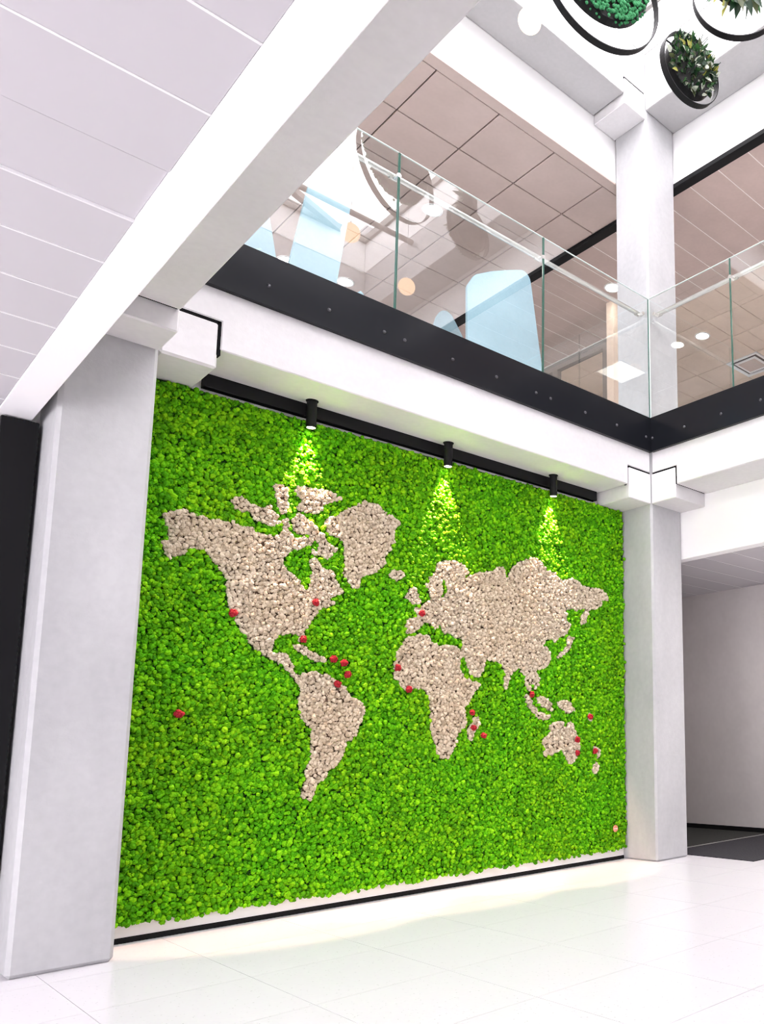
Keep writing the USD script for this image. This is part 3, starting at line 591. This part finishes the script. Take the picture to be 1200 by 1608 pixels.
high_back_chair('pale blue chair back behind the leftmost visible glass pane', [(-3.02, 3.76), (-2.977, 4.042), (-2.884, 4.608), (-2.828, 4.849), (-2.68, 4.896), (-2.559, 4.821), (-2.587, 4.617), (-2.657, 4.069), (-2.66, 3.76)], .42)
high_back_chair('pale blue chair back furthest left, partly behind the grey beam', [(-3.7, 3.76), (-3.66, 5.0), (-3.55, 5.2), (-2.95, 5.12), (-2.80, 4.95), (-2.70, 4.5), (-2.62, 3.76)], 1.25)

# ------------------------------------------------------------------ hanging globes and ring planters
globe_glow = emit('globe_glow', (1.0, .66, .42), 1.7)
def globe(label, p, r=.078, top=7.84):
    t = thing('globe_lamp', label, 'pendant lamp', p, group='globe pendant lamps in the atrium')
    obj('globe', trimesh.creation.icosphere(3, r), globe_glow, t, smooth=True)
    obj('cap', lathe([(0, r + .022), (.008, r + .022), (.014, r + .008), (.016, r - .004), (0, r - .004)], 20), M['upper_white'], t)
    obj('cord', tube((0, 0, r + .02), (0, 0, top - p[2]), .0022, 8), M['cord'], t)
globe('white glowing globe pendant lamp at the top left of the skylight', (-1.775, -.5, 6.069), .082)
globe('glowing globe pendant lamp seen mirrored in the left glass', (-1.85, -1.9, 5.51), .084)
globe('glowing globe pendant lamp seen mirrored low in the glass', (-.875, -2.6, 5.71), .086)

def ringbasis(n):
    n = np.array(n, float); n /= np.linalg.norm(n); u = np.cross([0, 0, 1.0], n); u /= np.linalg.norm(u); v = np.cross(n, u)
    T = np.eye(4); T[:3, 0], T[:3, 1], T[:3, 2] = u, v, n
    return T                                     # local x across, y up, z along the normal
def ring_mesh(r, wid, th):
    return lathe([(r - th, -wid / 2), (r, -wid / 2), (r, wid / 2), (r - th, wid / 2), (r - th, -wid / 2)], 72)
def leaf_mesh(l, w, bend, seed):
    g = np.random.default_rng(seed)
    s = np.array([0, .25, .6, 1.0]); hw = np.array([.12, .85, .8, .02]) * w / 2
    V = []
    for a, h in zip(s, hw):
        zz = -bend * a * a * l
        V += [(-h, a * l, zz + .18 * h), (0, a * l, zz - .1 * h), (h, a * l, zz + .18 * h)]
    F = []
    for i in range(3):
        for k in range(2):
            a = 3 * i + k; F += [[a, a + 1, a + 4], [a, a + 4, a + 3]]
    return np.array(V), np.array(F)
def leaf_mat(name, col, rough):
    nodes = {'p': ('principled_bsdf', {'base_color': col, 'roughness': rough}), 't': ('translucent_bsdf', {'color': [min(1, c * 1.3) for c in col]}), 'm': ('mix_closure', {'fac': .2})}
    return usdkit.material(stage, f'{LK}/{name}', nodes, [('p.BSDF', 'm.closure1'), ('t.BSDF', 'm.closure2')], surface='m.closure')
LEAF = [leaf_mat('leaf_dark', (.012, .040, .016), .3), leaf_mat('leaf_green', (.03, .10, .025), .35), leaf_mat('leaf_pale', (.50, .54, .45), .4), leaf_mat('leaf_yellow', (.30, .30, .05), .45), leaf_mat('leaf_olive', (.07, .085, .035), .4)]
M['dark_moss'] = moss_mat('dark_green_moss', [(.15, (.006, .07, .02)), (.5, (.022, .17, .06)), (.85, (.09, .33, .15))], (1, 1, 1))
M['peat'] = plain('planter_back', (.018, .018, .018), .9)

def planter(label, c, n, R, rd, off, kind, seed):
    """Steel ring hung on two wires; inside it a round planted dish. off: the dish's centre above the ring's."""
    T = ringbasis(n); t = thing('ring_planter', label, 'planter', c, group='hanging steel ring planters')
    def put(name, m, mat, parent=t, **k):
        v, f, _ = meshkit.arrays(m); mm = trimesh.Trimesh(v, f, process=False); mm.apply_transform(T); return obj(name, mm, mat, parent, **k)
    put('steel_ring', ring_mesh(R, .05, .006), M['black'])
    dish = lathe([(0, -.035), (rd, -.035), (rd, .03), (rd - .006, .03), (rd - .006, -.02), (0, -.02)], 56)
    dish.apply_translation([0, off, 0]); put('dish', dish, M['black'])
    for s in (-1, 1):
        y0 = off + rd * .5; x0 = s * rd * .866; xo = s * math.sqrt(max(R * R - (y0 * 1.02) ** 2, .01))
        put('strut', tube((x0, y0, 0), (xo, y0 * 1.02, 0), .005, 8), M['black'])
        top = (7.85 - c[2])
        put('wire', tube((s * R * .5, R * .866, 0), (s * R * .5, top, 0), .0016, 6), M['cord'])
    g = np.random.default_rng(seed)
    fr = -1  # planted side faces the viewer (negative normal)
    soil = lathe([(0, -.05), (rd - .03, -.045), (rd - .008, -.034), (rd - .008, -.02), (0, -.02)], 40); soil.apply_translation([0, off, 0])
    sp = put('soil', soil, M['peat'])
    if kind == 'moss':
        P = []
        while len(P) < 1150:
            q = g.uniform(-rd, rd, 2)
            if q @ q < (rd * .97) ** 2: P.append(q)
        ms = []
        for i, q in enumerate(P):
            m = CL_[i % 4].copy() if False else trimesh.Trimesh(np.array(clump1[i % 4].vertices), clump1[i % 4].faces, process=False)
            m.apply_scale(g.uniform(.009, .0145)); rr = np.hypot(*q) / rd
            m.apply_translation([q[0], q[1] + off, -.045 - .035 * (1 - rr * rr) + g.normal(0, .004)]); ms.append(m)
        for i in range(90):                      # tufts poking past the rim
            a = g.uniform(0, 2 * math.pi); m = trimesh.Trimesh(np.array(clump1[i % 4].vertices), clump1[i % 4].faces, process=False)
            m.apply_scale(g.uniform(.006, .011)); m.apply_translation([rd * 1.01 * math.cos(a), off + rd * 1.01 * math.sin(a), -.03 + g.normal(0, .012)]); ms.append(m)
        o = put('moss_tufts', cat_(*ms), M['dark_moss'], smooth=True); tag(o, 'rich green tufted moss filling the dish', kind='stuff')
    else:
        n_ = 300 if kind == 'leafy' else 110
        for i in range(n_):
            a = g.uniform(0, 2 * math.pi); rr = rd * math.sqrt(g.uniform(.0 if kind == 'leafy' else .3, 1)) * (.98 if kind == 'leafy' else 1.03)
            l = g.uniform(.034, .060) if kind == 'leafy' else g.uniform(.08, .14)
            v, f = leaf_mesh(l, l * (g.uniform(.55, .78) if kind == 'leafy' else g.uniform(.36, .5)), g.uniform(.1, .6), i)
            out = np.array([math.cos(a), math.sin(a), 0]); up_ = np.array([0, 0, -1.0])
            d = up_ * g.uniform(.35, 1.0) + out * g.uniform(.1, .9) + g.normal(0, .35, 3); d /= np.linalg.norm(d)
            z_ = up_ * .7 + np.array([-.5, -.2, 0]) + g.normal(0, .5, 3); x_ = np.cross(d, z_); x_ /= np.linalg.norm(x_); z_ = np.cross(x_, d)
            base = np.array([rr * math.cos(a), off + rr * math.sin(a), -.03 - g.uniform(0, .11) * (1.1 - rr / rd)])
            if kind == 'pointed' and i % 2:
                d = out + g.normal(0, .25, 3); d /= np.linalg.norm(d); z_ = np.array([0, 0, -1.0]) + g.normal(0, .3, 3); x_ = np.cross(d, z_); x_ /= np.linalg.norm(x_); z_ = np.cross(x_, d)
                base = np.array([rd * .93 * math.cos(a), off + rd * .93 * math.sin(a), g.uniform(-.045, -.035)])
            w_ = v[:, :1] * x_ + v[:, 1:2] * d + v[:, 2:3] * z_ + base
            put('leaf', (w_, f), LEAF[int(g.choice(5, p=[.42, .24, .14, .07, .13]))], smooth=True)
        for i in range(26):
            a = g.uniform(0, 2 * math.pi); rr = rd * g.uniform(0, .9)
            b0 = np.array([rr * math.cos(a), off + rr * math.sin(a), -.03]); put('stem', tube(b0, b0 + np.array([g.normal(0, .02), g.normal(0, .02), -g.uniform(.06, .13)]), .0022, 5), LEAF[0])
clump1 = [clump(s + 60, 1) for s in range(4)]
planter('black ring planter filled with rich green moss, at the top of the photo', (-1.787, -1.245, 5.805), (.26, .965, .03), .423, .335, .10, 'moss', 3)
planter('smaller black ring planter with glossy leaves, lowest of the three', (-1.0, -1.33, 5.68), (.19, .98, .045), .252, .205, .01, 'leafy', 5)
planter('large black ring planter with pointed leaves, at the top right edge', (-.79, -1.61, 6.22), (.724, .69, 0), .32, .170, .135, 'pointed', 8)
